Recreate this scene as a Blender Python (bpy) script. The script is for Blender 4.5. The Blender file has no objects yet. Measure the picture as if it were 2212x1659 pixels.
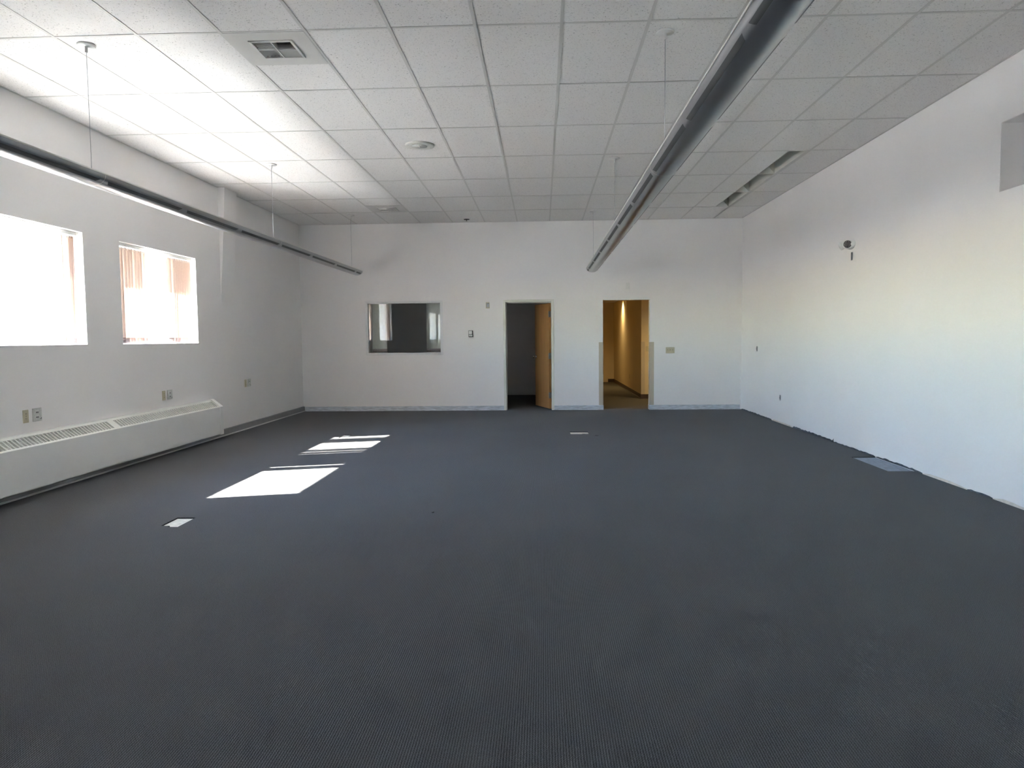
import bpy, bmesh, math, random
from mathutils import Vector, Matrix
random.seed(7)
sc = bpy.context.scene
C = sc.collection

# ------------------------------------------------------------------ camera
F_PX, PITCH, YAW, ROLL = 1557.2, 0.0627, -0.0427, 0.0093
CAM_Z = 1.3678
def cam_axes():
    fwd = Vector((math.sin(YAW)*math.cos(PITCH), math.cos(YAW)*math.cos(PITCH), -math.sin(PITCH)))
    right = Vector((math.cos(YAW), -math.sin(YAW), 0))
    down = fwd.cross(right)
    r2 = math.cos(ROLL)*right + math.sin(ROLL)*down
    d2 = -math.sin(ROLL)*right + math.cos(ROLL)*down
    return r2, -d2, -fwd
cd = bpy.data.cameras.new('camera')
cam = bpy.data.objects.new('camera', cd); C.objects.link(cam)
r, u, b = cam_axes()
cam.matrix_world = Matrix(((r.x, u.x, b.x, 0), (r.y, u.y, b.y, 0), (r.z, u.z, b.z, CAM_Z), (0, 0, 0, 1)))
cd.sensor_fit = 'HORIZONTAL'; cd.sensor_width = 36.0; cd.lens = F_PX*36.0/2212.0
cd.clip_start = 0.05; cd.clip_end = 500
sc.camera = cam

# ------------------------------------------------------------------ sky, sun, exposure
SKY, SUN, EXPO = 0.40, 5.0, 5.40
SUN_DIR = Vector((1.0, 0.27, -0.80)).normalized()
w = bpy.data.worlds.new('sky'); sc.world = w; w.use_nodes = True
nt = w.node_tree
sky = nt.nodes.new('ShaderNodeTexSky'); sky.sky_type = 'NISHITA'; sky.sun_disc = False
sky.sun_elevation = math.asin(-SUN_DIR.z); sky.sun_rotation = math.radians(255)
sky.air_density = 1.0; sky.dust_density = 0.0; sky.ozone_density = 1.0
bg = nt.nodes['Background']; bg.inputs['Strength'].default_value = SKY
haze = nt.nodes.new('ShaderNodeMix'); haze.data_type = 'RGBA'      # thin even haze over the clear sky
haze.inputs['Factor'].default_value = 0.6; haze.inputs['B'].default_value = (0.73, 0.835, 1.0, 1)
nt.links.new(sky.outputs[0], haze.inputs['A']); nt.links.new(haze.outputs['Result'], bg.inputs['Color'])
sl = bpy.data.lights.new('sun_offscreen', 'SUN'); sl.energy = SUN; sl.angle = 0.0093; sl.color = (1.0, 0.915, 0.82)
so = bpy.data.objects.new('sun_offscreen', sl); C.objects.link(so)
so.rotation_euler = SUN_DIR.to_track_quat('-Z', 'Y').to_euler(); so.location = (-20, -5, 16)
sc.view_settings.view_transform = 'Standard'; sc.view_settings.look = 'None'
sc.view_settings.gamma = 1.0; sc.view_settings.use_curve_mapping = False
sc.view_settings.exposure = EXPO
cy = sc.cycles
cy.use_denoising = True
cy.max_bounces = 11; cy.diffuse_bounces = 8; cy.glossy_bounces = 4
cy.transmission_bounces = 8; cy.transparent_max_bounces = 24
cy.sample_clamp_indirect = 12.0
cy.caustics_reflective = True; cy.caustics_refractive = False

# ------------------------------------------------------------------ room dimensions (metres)
XL, XR, YB, YF, H = -4.640, 3.738, 13.747, -6.982, 3.569
XOUT = -5.32
WZ0, WZ1 = 1.345, 2.484
WIN = [(5.42, 7.18), (7.805, 9.56), (-3.85, -2.10), (-6.25, -4.50)]
T = 0.6096
GX0, GY0 = 0.1498, 5.2097

# ------------------------------------------------------------------ helpers
class MB:
    """collects shapes, then links them as one mesh object"""
    def __init__(s): s.v = []; s.f = []; s.sm = []
    def add(s, vs, fs, smooth=False):
        n = len(s.v); s.v += [tuple(x) for x in vs]
        s.f += [tuple(i+n for i in f) for f in fs]; s.sm += [smooth]*len(fs)
        return s
    def box(s, x0, x1, y0, y1, z0, z1):
        vs = [(x, y, z) for z in (z0, z1) for y in (y0, y1) for x in (x0, x1)]
        return s.add(vs, [(0,2,3,1),(4,5,7,6),(0,1,5,4),(2,6,7,3),(0,4,6,2),(1,3,7,5)])
    def obox(s, c, ax, ay, az):
        c, ax, ay, az = map(Vector, (c, ax, ay, az))
        vs = [c + i*ax + j*ay + k*az for k in (-1,1) for j in (-1,1) for i in (-1,1)]
        return s.add(vs, [(0,2,3,1),(4,5,7,6),(0,1,5,4),(2,6,7,3),(0,4,6,2),(1,3,7,5)])
    def prism(s, prof, y0, y1):
        """profile of (x, z) extruded along Y"""
        n = len(prof)
        vs = [(x, y0, z) for x, z in prof] + [(x, y1, z) for x, z in prof]
        fs = [(i, (i+1) % n, (i+1) % n + n, i+n) for i in range(n)]
        fs += [tuple(range(n-1, -1, -1)), tuple(range(n, 2*n))]
        return s.add(vs, fs)
    def lathe(s, prof, c, axis=(0,0,1), seg=24, smooth=True):
        """profile of (radius, height) turned round axis through c"""
        a = Vector(axis).normalized(); q = a.to_track_quat('Z', 'Y'); c = Vector(c)
        vs = []
        for rr, h in prof:
            for k in range(seg):
                t = 2*math.pi*k/seg
                vs.append(c + q @ Vector((rr*math.cos(t), rr*math.sin(t), h)))
        fs = []
        for i in range(len(prof)-1):
            for k in range(seg):
                fs.append((i*seg+k, i*seg+(k+1) % seg, (i+1)*seg+(k+1) % seg, (i+1)*seg+k))
        fs.append(tuple(range(seg-1, -1, -1))); fs.append(tuple((len(prof)-1)*seg+k for k in range(seg)))
        return s.add(vs, fs, smooth)
    def tube(s, pts, rad, seg=6):
        pts = [Vector(p) for p in pts]; vs = []; fs = []
        for i, p in enumerate(pts):
            d = (pts[min(i+1, len(pts)-1)] - pts[max(i-1, 0)]).normalized()
            q = d.to_track_quat('Z', 'Y')
            for k in range(seg):
                t = 2*math.pi*k/seg
                vs.append(p + q @ Vector((rad*math.cos(t), rad*math.sin(t), 0)))
        for i in range(len(pts)-1):
            for k in range(seg):
                fs.append((i*seg+k, i*seg+(k+1) % seg, (i+1)*seg+(k+1) % seg, (i+1)*seg+k))
        fs.append(tuple(range(seg-1, -1, -1))); fs.append(tuple((len(pts)-1)*seg+k for k in range(seg)))
        return s.add(vs, fs, True)
    def mesh(s, name):
        me = bpy.data.meshes.new(name); me.from_pydata(s.v, [], s.f)
        me.polygons.foreach_set('use_smooth', s.sm)
        bm = bmesh.new(); bm.from_mesh(me); bmesh.ops.recalc_face_normals(bm, faces=bm.faces); bm.to_mesh(me); bm.free()
        me.update(); return me
    def build(s, name, mat, parent=None, bevel=0):
        o = bpy.data.objects.new(name, s.mesh(name)); C.objects.link(o)
        o.data.materials.append(mat); o.parent = parent
        if bevel:
            m = o.modifiers.new('bevel', 'BEVEL'); m.width = bevel; m.segments = 2; m.limit_method = 'ANGLE'
        return o

def tag(o, label, cat=None, group=None, kind=None):
    o['label'] = label
    if cat: o['category'] = cat
    if group: o['group'] = group
    if kind: o['kind'] = kind
    return o
def struct(o, label=None):
    o['kind'] = 'structure'
    if label: o['label'] = label
    return o
def thing(name, loc, label, cat, group=None):
    o = bpy.data.objects.new(name, None); C.objects.link(o); o.location = loc; o.empty_display_size = 0.05
    return tag(o, label, cat, group)
def keep(o, root):
    """parent o (built in world coordinates) to a root that stands elsewhere"""
    o.parent = root; o.matrix_parent_inverse = Matrix.Translation(root.location).inverted(); return o
def link_copy(src, name, parent, loc):
    o = src.copy(); o.name = name; C.objects.link(o); o.parent = parent; o.location = loc; return o

# ------------------------------------------------------------------ materials
def mat(name, col, rough=0.5, metal=0.0, spec=0.5, var=0.0, vscale=4.0, bump=0.0, bscale=60.0, stretch=None):
    m = bpy.data.materials.new(name); m.use_nodes = True; n = m.node_tree.nodes; l = m.node_tree.links
    p = n['Principled BSDF']
    p.inputs['Base Color'].default_value = (*col, 1); p.inputs['Roughness'].default_value = rough
    p.inputs['Metallic'].default_value = metal; p.inputs['Specular IOR Level'].default_value = spec
    g = n.new('ShaderNodeNewGeometry')
    vec = g.outputs['Position']
    if stretch:
        mp = n.new('ShaderNodeMapping'); mp.inputs['Scale'].default_value = stretch
        l.new(vec, mp.inputs['Vector']); vec = mp.outputs['Vector']
    nz = n.new('ShaderNodeTexNoise'); nz.inputs['Scale'].default_value = vscale; nz.inputs['Detail'].default_value = 4
    l.new(vec, nz.inputs['Vector'])
    rmp = n.new('ShaderNodeValToRGB')
    lo = tuple(max(0, c*(1-var)) for c in col); hi = tuple(min(1, c*(1+var)) for c in col)
    rmp.color_ramp.elements[0].position = 0.3; rmp.color_ramp.elements[0].color = (*lo, 1)
    rmp.color_ramp.elements[1].position = 0.7; rmp.color_ramp.elements[1].color = (*hi, 1)
    l.new(nz.outputs[0], rmp.inputs[0]); l.new(rmp.outputs[0], p.inputs['Base Color'])
    if bump:
        nb = n.new('ShaderNodeTexNoise'); nb.inputs['Scale'].default_value = bscale; nb.inputs['Detail'].default_value = 3
        l.new(vec, nb.inputs['Vector'])
        bp = n.new('ShaderNodeBump'); bp.inputs['Strength'].default_value = bump; bp.inputs['Distance'].default_value = 0.002
        l.new(nb.outputs[0], bp.inputs['Height']); l.new(bp.outputs[0], p.inputs['Normal'])
    return m

M = {}
M['wall'] = mat('wall_paint', (0.868, 0.848, 0.840), 0.55, spec=0.3, var=0.012, vscale=1.3, bump=0.08, bscale=160)
M['reveal'] = mat('reveal_paint', (0.84, 0.84, 0.83), 0.5, spec=0.3, var=0.01)
M['tee'] = mat('ceiling_grid_paint', (0.70, 0.69, 0.67), 0.45, spec=0.4, var=0.02)
M['concrete'] = mat('bare_concrete', (0.86, 0.83, 0.76), 0.9, var=0.13, vscale=26, bump=0.3, bscale=70)
M['sheet'] = mat('bare_floor_sheet', (0.20, 0.24, 0.33), 0.35, var=0.35, vscale=7, stretch=(6, 1.2, 1))
M['base_l'] = mat('vinyl_base_dark', (0.24, 0.245, 0.25), 0.5, var=0.06, vscale=12)
M['base_b'] = mat('vinyl_base_paint_smeared', (0.55, 0.59, 0.64), 0.5, var=0.28, vscale=9, stretch=(1, 1, 9))
M['shoe'] = mat('base_shoe', (0.50, 0.50, 0.50), 0.4, var=0.04)
M['frame'] = mat('door_frame_paint', (0.74, 0.735, 0.67), 0.45, var=0.03)
M['winframe'] = mat('window_frame_white', (0.80, 0.80, 0.80), 0.4, var=0.02)
M['rad'] = mat('radiator_enamel', (0.82, 0.82, 0.81), 0.36, spec=0.5, var=0.015)
M['radtop'] = mat('radiator_top_enamel', (0.86, 0.86, 0.82), 0.42, var=0.015)
M['casing'] = mat('bare_sheet_metal', (0.42, 0.42, 0.41), 0.6, metal=0.3, var=0.06)
M['beige'] = mat('beige_plastic', (0.55, 0.50, 0.36), 0.4, var=0.03)
M['white'] = mat('white_plastic', (0.80, 0.80, 0.78), 0.4, var=0.015)
M['greyplate'] = mat('grey_plate', (0.60, 0.61, 0.58), 0.4, var=0.12, vscale=60)
M['black'] = mat('black_plastic', (0.02, 0.02, 0.02), 0.5, var=0.1)
M['lens'] = mat('lamp_lens_smoky', (0.10, 0.10, 0.11), 0.2, var=0.3, vscale=90)
M['guard'] = mat('corner_guard_vinyl', (0.54, 0.47, 0.36), 0.4, var=0.02)
M['chrome'] = mat('brushed_nickel', (0.75, 0.73, 0.68), 0.22, metal=1.0, var=0.03)
M['steel'] = mat('galvanised_steel', (0.55, 0.56, 0.58), 0.35, metal=0.9, var=0.12, vscale=30)
M['troffer'] = mat('troffer_side', (0.72, 0.72, 0.68), 0.5, var=0.02)
M['hallwall'] = mat('hall_paint', (0.68, 0.58, 0.40), 0.6, spec=0.25, var=0.02)
M['hallbase'] = mat('hall_base_brown', (0.055, 0.035, 0.028), 0.5, var=0.1)
M['alu'] = mat('pendant_aluminium', (0.40, 0.41, 0.43), 0.30, metal=0.9, var=0.03, vscale=3)
M['alulip'] = mat('pendant_lip_paint', (0.74, 0.73, 0.69), 0.4, var=0.02)
M['bumper'] = mat('adhesive_residue', (0.055, 0.065, 0.085), 0.6, var=0.6, vscale=14, bump=0.6, bscale=60)
M['gap'] = mat('exposed_gypsum', (0.72, 0.66, 0.58), 0.8, var=0.12, vscale=14)
M['ground'] = mat('ground_gravel', (0.46, 0.44, 0.40), 0.9, var=0.12, vscale=0.6)
M['bark'] = mat('bark', (0.12, 0.08, 0.05), 0.9, var=0.2)
M['needles'] = mat('conifer_needles', (0.045, 0.085, 0.04), 0.8, var=0.35, vscale=3)
M['exterior'] = mat('exterior_siding', (0.55, 0.54, 0.50), 0.7, var=0.03)
M['deck'] = mat('roof_deck', (0.30, 0.30, 0.30), 0.8, var=0.05)

def carpet(name, a, bcol):
    m = bpy.data.materials.new(name); m.use_nodes = True; n = m.node_tree.nodes; l = m.node_tree.links
    p = n['Principled BSDF']; p.inputs['Roughness'].default_value = 0.9; p.inputs['Specular IOR Level'].default_value = 0.25
    p.inputs['Sheen Weight'].default_value = 0.12; p.inputs['Sheen Roughness'].default_value = 0.5
    g = n.new('ShaderNodeNewGeometry'); sp = n.new('ShaderNodeSeparateXYZ'); l.new(g.outputs['Position'], sp.inputs[0])
    def mth(op, x, y=None):
        k = n.new('ShaderNodeMath'); k.operation = op
        for i, q in enumerate((x, y)):
            if q is None: continue
            if isinstance(q, (int, float)): k.inputs[i].default_value = q
            else: l.new(q, k.inputs[i])
        return k.outputs[0]
    wob = n.new('ShaderNodeTexNoise'); wob.inputs['Scale'].default_value = 90; wob.inputs['Detail'].default_value = 2
    l.new(g.outputs['Position'], wob.inputs['Vector'])
    wv = mth('MULTIPLY', wob.outputs[0], 2.2)
    sx = mth('SINE', mth('ADD', mth('MULTIPLY', sp.outputs['X'], 2*math.pi/0.0094), wv))
    sy = mth('SINE', mth('ADD', mth('MULTIPLY', sp.outputs['Y'], 2*math.pi/0.0120), wv))
    loops = mth('ADD', mth('MULTIPLY', sx, 0.62), mth('MULTIPLY', mth('MULTIPLY', sx, sy), 0.38))
    spk = n.new('ShaderNodeTexNoise'); spk.inputs['Scale'].default_value = 210; spk.inputs['Detail'].default_value = 1
    l.new(g.outputs['Position'], spk.inputs['Vector'])
    wear = n.new('ShaderNodeTexNoise'); wear.inputs['Scale'].default_value = 0.9; wear.inputs['Detail'].default_value = 5
    l.new(g.outputs['Position'], wear.inputs['Vector'])
    hgt = mth('ADD', mth('MULTIPLY', loops, 0.5), mth('MULTIPLY', spk.outputs[0], 1.1))
    fac = mth('ADD', mth('MULTIPLY', loops, 0.36), mth('MULTIPLY', spk.outputs[0], 1.0))
    rp = n.new('ShaderNodeValToRGB')
    rp.color_ramp.elements[0].position = 0.22; rp.color_ramp.elements[0].color = (*a, 1)
    rp.color_ramp.elements[1].position = 0.80; rp.color_ramp.elements[1].color = (*bcol, 1)
    l.new(fac, rp.inputs[0])
    mx = n.new('ShaderNodeMix'); mx.data_type = 'RGBA'; mx.blend_type = 'MULTIPLY'
    mx.inputs['Factor'].default_value = 1.0
    wr = n.new('ShaderNodeValToRGB')
    wr.color_ramp.elements[0].position = 0.35; wr.color_ramp.elements[0].color = (0.90, 0.90, 0.90, 1)
    wr.color_ramp.elements[1].position = 0.70; wr.color_ramp.elements[1].color = (1.05, 1.05, 1.03, 1)
    l.new(wear.outputs[0], wr.inputs[0]); l.new(rp.outputs[0], mx.inputs['A']); l.new(wr.outputs[0], mx.inputs['B'])
    l.new(mx.outputs['Result'], p.inputs['Base Color'])
    bp = n.new('ShaderNodeBump'); bp.inputs['Strength'].default_value = 0.55; bp.inputs['Distance'].default_value = 0.003
    l.new(hgt, bp.inputs['Height']); l.new(bp.outputs[0], p.inputs['Normal'])
    return m
M['carpet'] = carpet('loop_carpet', (0.010, 0.0115, 0.0145), (0.088, 0.0925, 0.103))
M['hallcarpet'] = carpet('hall_carpet', (0.030, 0.028, 0.022), (0.085, 0.078, 0.062))

def tile_mat():
    m = bpy.data.materials.new('fissured_ceiling_tile'); m.use_nodes = True; n = m.node_tree.nodes; l = m.node_tree.links
    p = n['Principled BSDF']; p.inputs['Roughness'].default_value = 0.9; p.inputs['Specular IOR Level'].default_value = 0.1
    g = n.new('ShaderNodeNewGeometry')
    a = n.new('ShaderNodeTexNoise'); a.inputs['Scale'].default_value = 95; a.inputs['Detail'].default_value = 2.5
    a.inputs['Roughness'].default_value = 0.65; a.inputs['Distortion'].default_value = 1.0
    l.new(g.outputs['Position'], a.inputs['Vector'])
    rp = n.new('ShaderNodeValToRGB')
    rp.color_ramp.elements[0].position = 0.32; rp.color_ramp.elements[0].color = (0.38, 0.38, 0.37, 1)
    rp.color_ramp.elements[1].position = 0.395; rp.color_ramp.elements[1].color = (0.89, 0.875, 0.865, 1)
    l.new(a.outputs[0], rp.inputs[0]); l.new(rp.outputs[0], p.inputs['Base Color'])
    bp = n.new('ShaderNodeBump'); bp.inputs['Strength'].default_value = 0.2; bp.inputs['Distance'].default_value = 0.002
    l.new(rp.outputs[0], bp.inputs['Height']); l.new(bp.outputs[0], p.inputs['Normal'])
    return m
M['tile'] = tile_mat()

def glass_mat(name, tint, wavy, f0):
    m = bpy.data.materials.new(name); m.use_nodes = True; n = m.node_tree.nodes; l = m.node_tree.links
    n.remove(n['Principled BSDF']); out = n['Material Output']
    t = n.new('ShaderNodeBsdfTransparent'); t.inputs[0].default_value = (*tint, 1)
    gl = n.new('ShaderNodeBsdfGlossy'); gl.inputs['Roughness'].default_value = 0.01
    # Schlick reflectance from the facing angle, the same on both sides of the pane
    fc = n.new('ShaderNodeLayerWeight'); fc.inputs['Blend'].default_value = 0.5
    pw = n.new('ShaderNodeMath'); pw.operation = 'POWER'; pw.inputs[1].default_value = 5.0
    lw = n.new('ShaderNodeMath'); lw.operation = 'MULTIPLY_ADD'; lw.inputs[1].default_value = 1-f0; lw.inputs[2].default_value = f0
    l.new(fc.outputs['Facing'], pw.inputs[0]); l.new(pw.outputs[0], lw.inputs[0])
    mx = n.new('ShaderNodeMixShader')
    l.new(lw.outputs[0], mx.inputs[0]); l.new(t.outputs[0], mx.inputs[1]); l.new(gl.outputs[0], mx.inputs[2])
    if wavy:
        g = n.new('ShaderNodeNewGeometry'); nz = n.new('ShaderNodeTexNoise'); nz.inputs['Scale'].default_value = 1.0
        nz.inputs['Detail'].default_value = 0.5
        l.new(g.outputs['Position'], nz.inputs['Vector'])
        bp = n.new('ShaderNodeBump'); bp.inputs['Strength'].default_value = wavy; bp.inputs['Distance'].default_value = 0.02
        l.new(nz.outputs[0], bp.inputs['Height']); l.new(bp.outputs[0], gl.inputs['Normal'])
    l.new(mx.outputs[0], out.inputs['Surface'])
    return m
M['glass'] = glass_mat('window_glass', (0.93, 0.95, 0.95), 0, 0.04)
M['glass_in'] = glass_mat('interior_glass', (0.90, 0.92, 0.91), 0.03, 0.05)

def vane_mat():
    m = bpy.data.materials.new('vane_fabric'); m.use_nodes = True; n = m.node_tree.nodes; l = m.node_tree.links
    n.remove(n['Principled BSDF']); out = n['Material Output']
    g = n.new('ShaderNodeNewGeometry'); nz = n.new('ShaderNodeTexNoise'); nz.inputs['Scale'].default_value = 40
    l.new(g.outputs['Position'], nz.inputs['Vector'])
    rp = n.new('ShaderNodeValToRGB')
    rp.color_ramp.elements[0].color = (0.50, 0.40, 0.35, 1); rp.color_ramp.elements[1].color = (0.58, 0.47, 0.41, 1)
    l.new(nz.outputs[0], rp.inputs[0])
    d = n.new('ShaderNodeBsdfDiffuse'); t = n.new('ShaderNodeBsdfTranslucent')
    l.new(rp.outputs[0], d.inputs[0])
    t.inputs[0].default_value = (0.72, 0.50, 0.38, 1)
    mx = n.new('ShaderNodeMixShader'); mx.inputs[0].default_value = 0.055
    l.new(d.outputs[0], mx.inputs[1]); l.new(t.outputs[0], mx.inputs[2]); l.new(mx.outputs[0], out.inputs['Surface'])
    return m
M['vane'] = vane_mat()
M['vane_pale'] = mat('pale_vane_fabric', (0.80, 0.81, 0.76), 0.7, var=0.04, vscale=20)
M['weight'] = mat('vane_weight_band', (0.42, 0.34, 0.33), 0.6, var=0.05)

def slot_mat():
    m = bpy.data.materials.new('perforated_strip'); m.use_nodes = True; n = m.node_tree.nodes; l = m.node_tree.links
    p = n['Principled BSDF']; p.inputs['Roughness'].default_value = 0.5; p.inputs['Metallic'].default_value = 0.4
    g = n.new('ShaderNodeNewGeometry'); sp = n.new('ShaderNodeSeparateXYZ'); l.new(g.outputs['Position'], sp.inputs[0])
    k = n.new('ShaderNodeMath'); k.operation = 'MULTIPLY'; k.inputs[1].default_value = 2*math.pi/0.007; l.new(sp.outputs['Y'], k.inputs[0])
    s = n.new('ShaderNodeMath'); s.operation = 'SINE'; l.new(k.outputs[0], s.inputs[0])
    rp = n.new('ShaderNodeValToRGB'); rp.color_ramp.elements[0].position = 0.3
    rp.color_ramp.elements[0].color = (0.05, 0.055, 0.06, 1); rp.color_ramp.elements[1].color = (0.24, 0.25, 0.26, 1)
    l.new(s.outputs[0], rp.inputs[0]); l.new(rp.outputs[0], p.inputs['Base Color'])
    return m
M['slot'] = slot_mat()

def wood_mat():
    m = bpy.data.materials.new('maple_veneer'); m.use_nodes = True; n = m.node_tree.nodes; l = m.node_tree.links
    p = n['Principled BSDF']; p.inputs['Roughness'].default_value = 0.42
    g = n.new('ShaderNodeNewGeometry'); mp = n.new('ShaderNodeMapping'); mp.inputs['Scale'].default_value = (14, 14, 0.7)
    l.new(g.outputs['Position'], mp.inputs['Vector'])
    nz = n.new('ShaderNodeTexNoise'); nz.inputs['Scale'].default_value = 2.2; nz.inputs['Detail'].default_value = 6
    l.new(mp.outputs[0], nz.inputs['Vector'])
    rp = n.new('ShaderNodeValToRGB')
    rp.color_ramp.elements[0].position = 0.3; rp.color_ramp.elements[0].color = (0.46, 0.22, 0.075, 1)
    rp.color_ramp.elements[1].position = 0.75; rp.color_ramp.elements[1].color = (0.62, 0.33, 0.13, 1)
    l.new(nz.outputs[0], rp.inputs[0]); l.new(rp.outputs[0], p.inputs['Base Color'])
    return m
M['wood'] = wood_mat()

# ------------------------------------------------------------------ shell of the room
def holed(mb, axis, a0, a1, ur, vr, holes):
    """a slab a0..a1 along axis, ur x vr in the other two axes, with rectangular holes"""
    us = sorted(set([ur[0], ur[1]] + [q for h in holes for q in h[:2] if ur[0] < q < ur[1]]))
    vs = sorted(set([vr[0], vr[1]] + [q for h in holes for q in h[2:] if vr[0] < q < vr[1]]))
    for i in range(len(us)-1):
        for j in range(len(vs)-1):
            cu, cv = (us[i]+us[i+1])/2, (vs[j]+vs[j+1])/2
            if any(h[0] < cu < h[1] and h[2] < cv < h[3] for h in holes): continue
            if axis == 'x': mb.box(a0, a1, us[i], us[i+1], vs[j], vs[j+1])
            elif axis == 'y': mb.box(us[i], us[i+1], a0, a1, vs[j], vs[j+1])
            else: mb.box(us[i], us[i+1], vs[j], vs[j+1], a0, a1)
    return mb

WT = 0.15                                   # partition thickness
YB2 = YB + WT
holes_l = [(a, b_, WZ0, WZ1) for a, b_ in WIN]
wl = holed(MB(), 'x', XOUT, XL, (YF-0.30, 17.6), (-0.35, 4.0), holes_l).build('wall_left', M['wall'])
struct(wl, 'long white window wall')
IW = (-3.36, -1.93, 1.10, 2.08)             # interior window opening
DOOR = (-0.695, 0.168, -0.1, 2.06)
HALL = (1.146, 2.027, -0.1, 2.08)
JBOX = (-1.062, -1.010, 1.968, 2.046)      # uncovered junction box
wb = holed(MB(), 'y', YB, YB2, (XL, XR+0.2), (-0.05, 4.0), [IW, DOOR, HALL, JBOX]).build('wall_back', M['wall'])
struct(wb, 'white end wall with the door and the hall opening')
NICHE = (4.70, 6.14, 2.525, 3.082)
RBOX = [(8.919, 8.976, 2.273, 2.374), (12.735, 12.790, 1.108, 1.197), (11.472, 11.528, 0.357, 0.445)]
wr = holed(MB(), 'x', XR, XR+0.2, (YF-0.30, YB), (-0.05, 4.0), [NICHE] + RBOX).build('wall_right', M['wall'])
struct(wr, 'long blank white wall')
wf = MB().box(XOUT, XR+0.2, YF-0.30, YF, -0.35, 4.0).build('wall_front', M['wall']); struct(wf)

# duct opening high in the right wall
mb = MB(); a0, a1, z0, z1 = NICHE; x0, x1 = XR+0.004, XR+0.62
a0 += 0.0; e = 0.003
mb.box(x0, x1, a0, a0+e, z0, z1); mb.box(x0, x1, a1-e, a1, z0, z1)
mb.box(x0, x1, a0, a1, z0, z0+e); mb.box(x0, x1, a0, a1, z1-e, z1); mb.box(x1, x1+0.02, a0, a1, z0, z1)
o = mb.build('recess_lining', M['wall'], wr); o['label'] = 'plain boxed recess in the wall'

# floor: loop carpet with cut-outs over a bare slab
FH = [(-2.853, -2.785, 5.185, 5.432), (-2.785, -2.708, 5.152, 5.432),
      (0.392, 0.560, 10.255, 10.530), (0.560, 0.600, 10.290, 10.530), (0.600, 0.655, 10.270, 10.530),
      (-2.885, -2.772, 9.945, 10.285), (3.470, XR, 7.350, 8.215)]
fl = holed(MB(), 'z', -0.012, 0.0, (XL, XR), (YF, YB2), FH).build('floor', M['carpet'])
struct(fl, 'dark blue grey loop carpet')
sl_ = MB().box(XOUT, XR+0.2, YF-0.30, YB2, -0.30, -0.010).build('bare_slab', M['concrete'], fl)
sl_['label'] = 'pale bare slab showing through cut-outs'
o = MB().box(3.468, XR-0.001, 7.349, 8.216, -0.012, -0.006).build('bare_floor_strip', M['sheet'], fl)
o['label'] = 'bluish bare strip where the carpet is cut away by the wall'

# frayed carpet edge, glue marks and bare gypsum along the foot of the right wall
def ragged(y0, y1, zlo, zhi, amp, step=0.05, xo=0.0):
    m_ = MB(); n = max(2, int((y1-y0)/step)); ys = [y0+(y1-y0)*i/n for i in range(n+1)]
    tops = [zhi*(0.55+amp*random.random()) if 0 < i < n else zlo+0.006 for i in range(n+1)]
    for i in range(n):
        xa, xb = XR-0.004-xo, XR+0.002
        vs = [(xa, ys[i], zlo), (xa, ys[i+1], zlo), (xa, ys[i+1], tops[i+1]), (xa, ys[i], tops[i]),
              (xb, ys[i], zlo), (xb, ys[i+1], zlo), (xb, ys[i+1], tops[i+1]), (xb, ys[i], tops[i])]
        m_.add(vs, [(0,1,2,3), (7,6,5,4), (3,2,6,7), (0,4,5,1)] + ([(0,3,7,4)] if i == 0 else []) + ([(1,5,6,2)] if i == n-1 else []))
    return m_
for (y0, y1, h_, amp) in [(11.90, 13.70, 0.026, 0.5), (9.36, 10.90, 0.028, 0.6), (8.22, 9.36, 0.014, 0.8), (7.20, 8.20, 0.020, 0.7), (6.09, 6.45, 0.020, 0.5)]:
    ragged(y0, y1, 0.0, h_, amp).build('glue_residue', M['bumper'], wr)
for (y0, y1, h_) in [(10.90, 11.90, 0.028), (6.45, 7.20, 0.026), (3.0, 6.09, 0.030)]:
    ragged(y0, y1, 0.0, h_, 0.35, 0.12).build('bare_gypsum_edge', M['gap'], wr)
m_ = MB()
for i in range(2):
    m_.add([(XR-0.03, 9.37+0.02*i, 0), (XR-0.012, 9.36+0.02*i, 0), (XR-0.018, 9.345+0.02*i, 0.055-0.02*i), (XR-0.03, 9.38+0.02*i, 0.0)], [(0,1,2), (1,3,2), (0,2,3), (0,3,1)])
m_.build('loose_carpet_thread', M['bumper'], fl)

# ------------------------------------------------------------------ ceiling
ce = MB().box(XOUT, XR+0.2, YF-0.30, YB2, H+0.42, H+0.47).build('ceiling', M['deck']); struct(ce, 'suspended ceiling of fissured white tiles')
ix = list(range(-8, 7)); xs = [GX0+i*T for i in ix]
edges_x = [XL] + [x for x in xs if XL+0.05 < x < XR-0.05] + [XR]
ys = [GY0+k*2*T for k in range(-10, 7)] + [YB]
ys[0] = YF
def col_of(x): return max(i for i in range(len(edges_x)-1) if edges_x[i] <= x+1e-6)
def row_of(y): return max(i for i in range(len(ys)-1) if ys[i] <= y+1e-6)
TW = 0.012
for x in edges_x[1:-1]:
    MB().box(x-TW, x+TW, YF, YB, H, H+0.0015).box(x-0.001, x+0.001, YF, YB, H+0.0015, H+0.035).build('main_tee', M['tee'], ce)
for y in ys[1:-1]:
    MB().box(XL, XR, y-TW, y+TW, H+0.0003, H+0.0018).box(XL, XR, y-0.001, y+0.001, H+0.0018, H+0.035).build('cross_tee', M['tee'], ce)
for (x0, x1, y0, y1) in [(XL, XL+0.022, YF, YB), (XR-0.022, XR, YF, YB), (XL, XR, YB-0.022, YB), (XL, XR, YF, YF+0.022)]:
    MB().box(x0, x1, y0, y1, H-0.0004, H+0.0012).build('wall_angle', M['tee'], ce)
tile_meshes = {}
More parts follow.
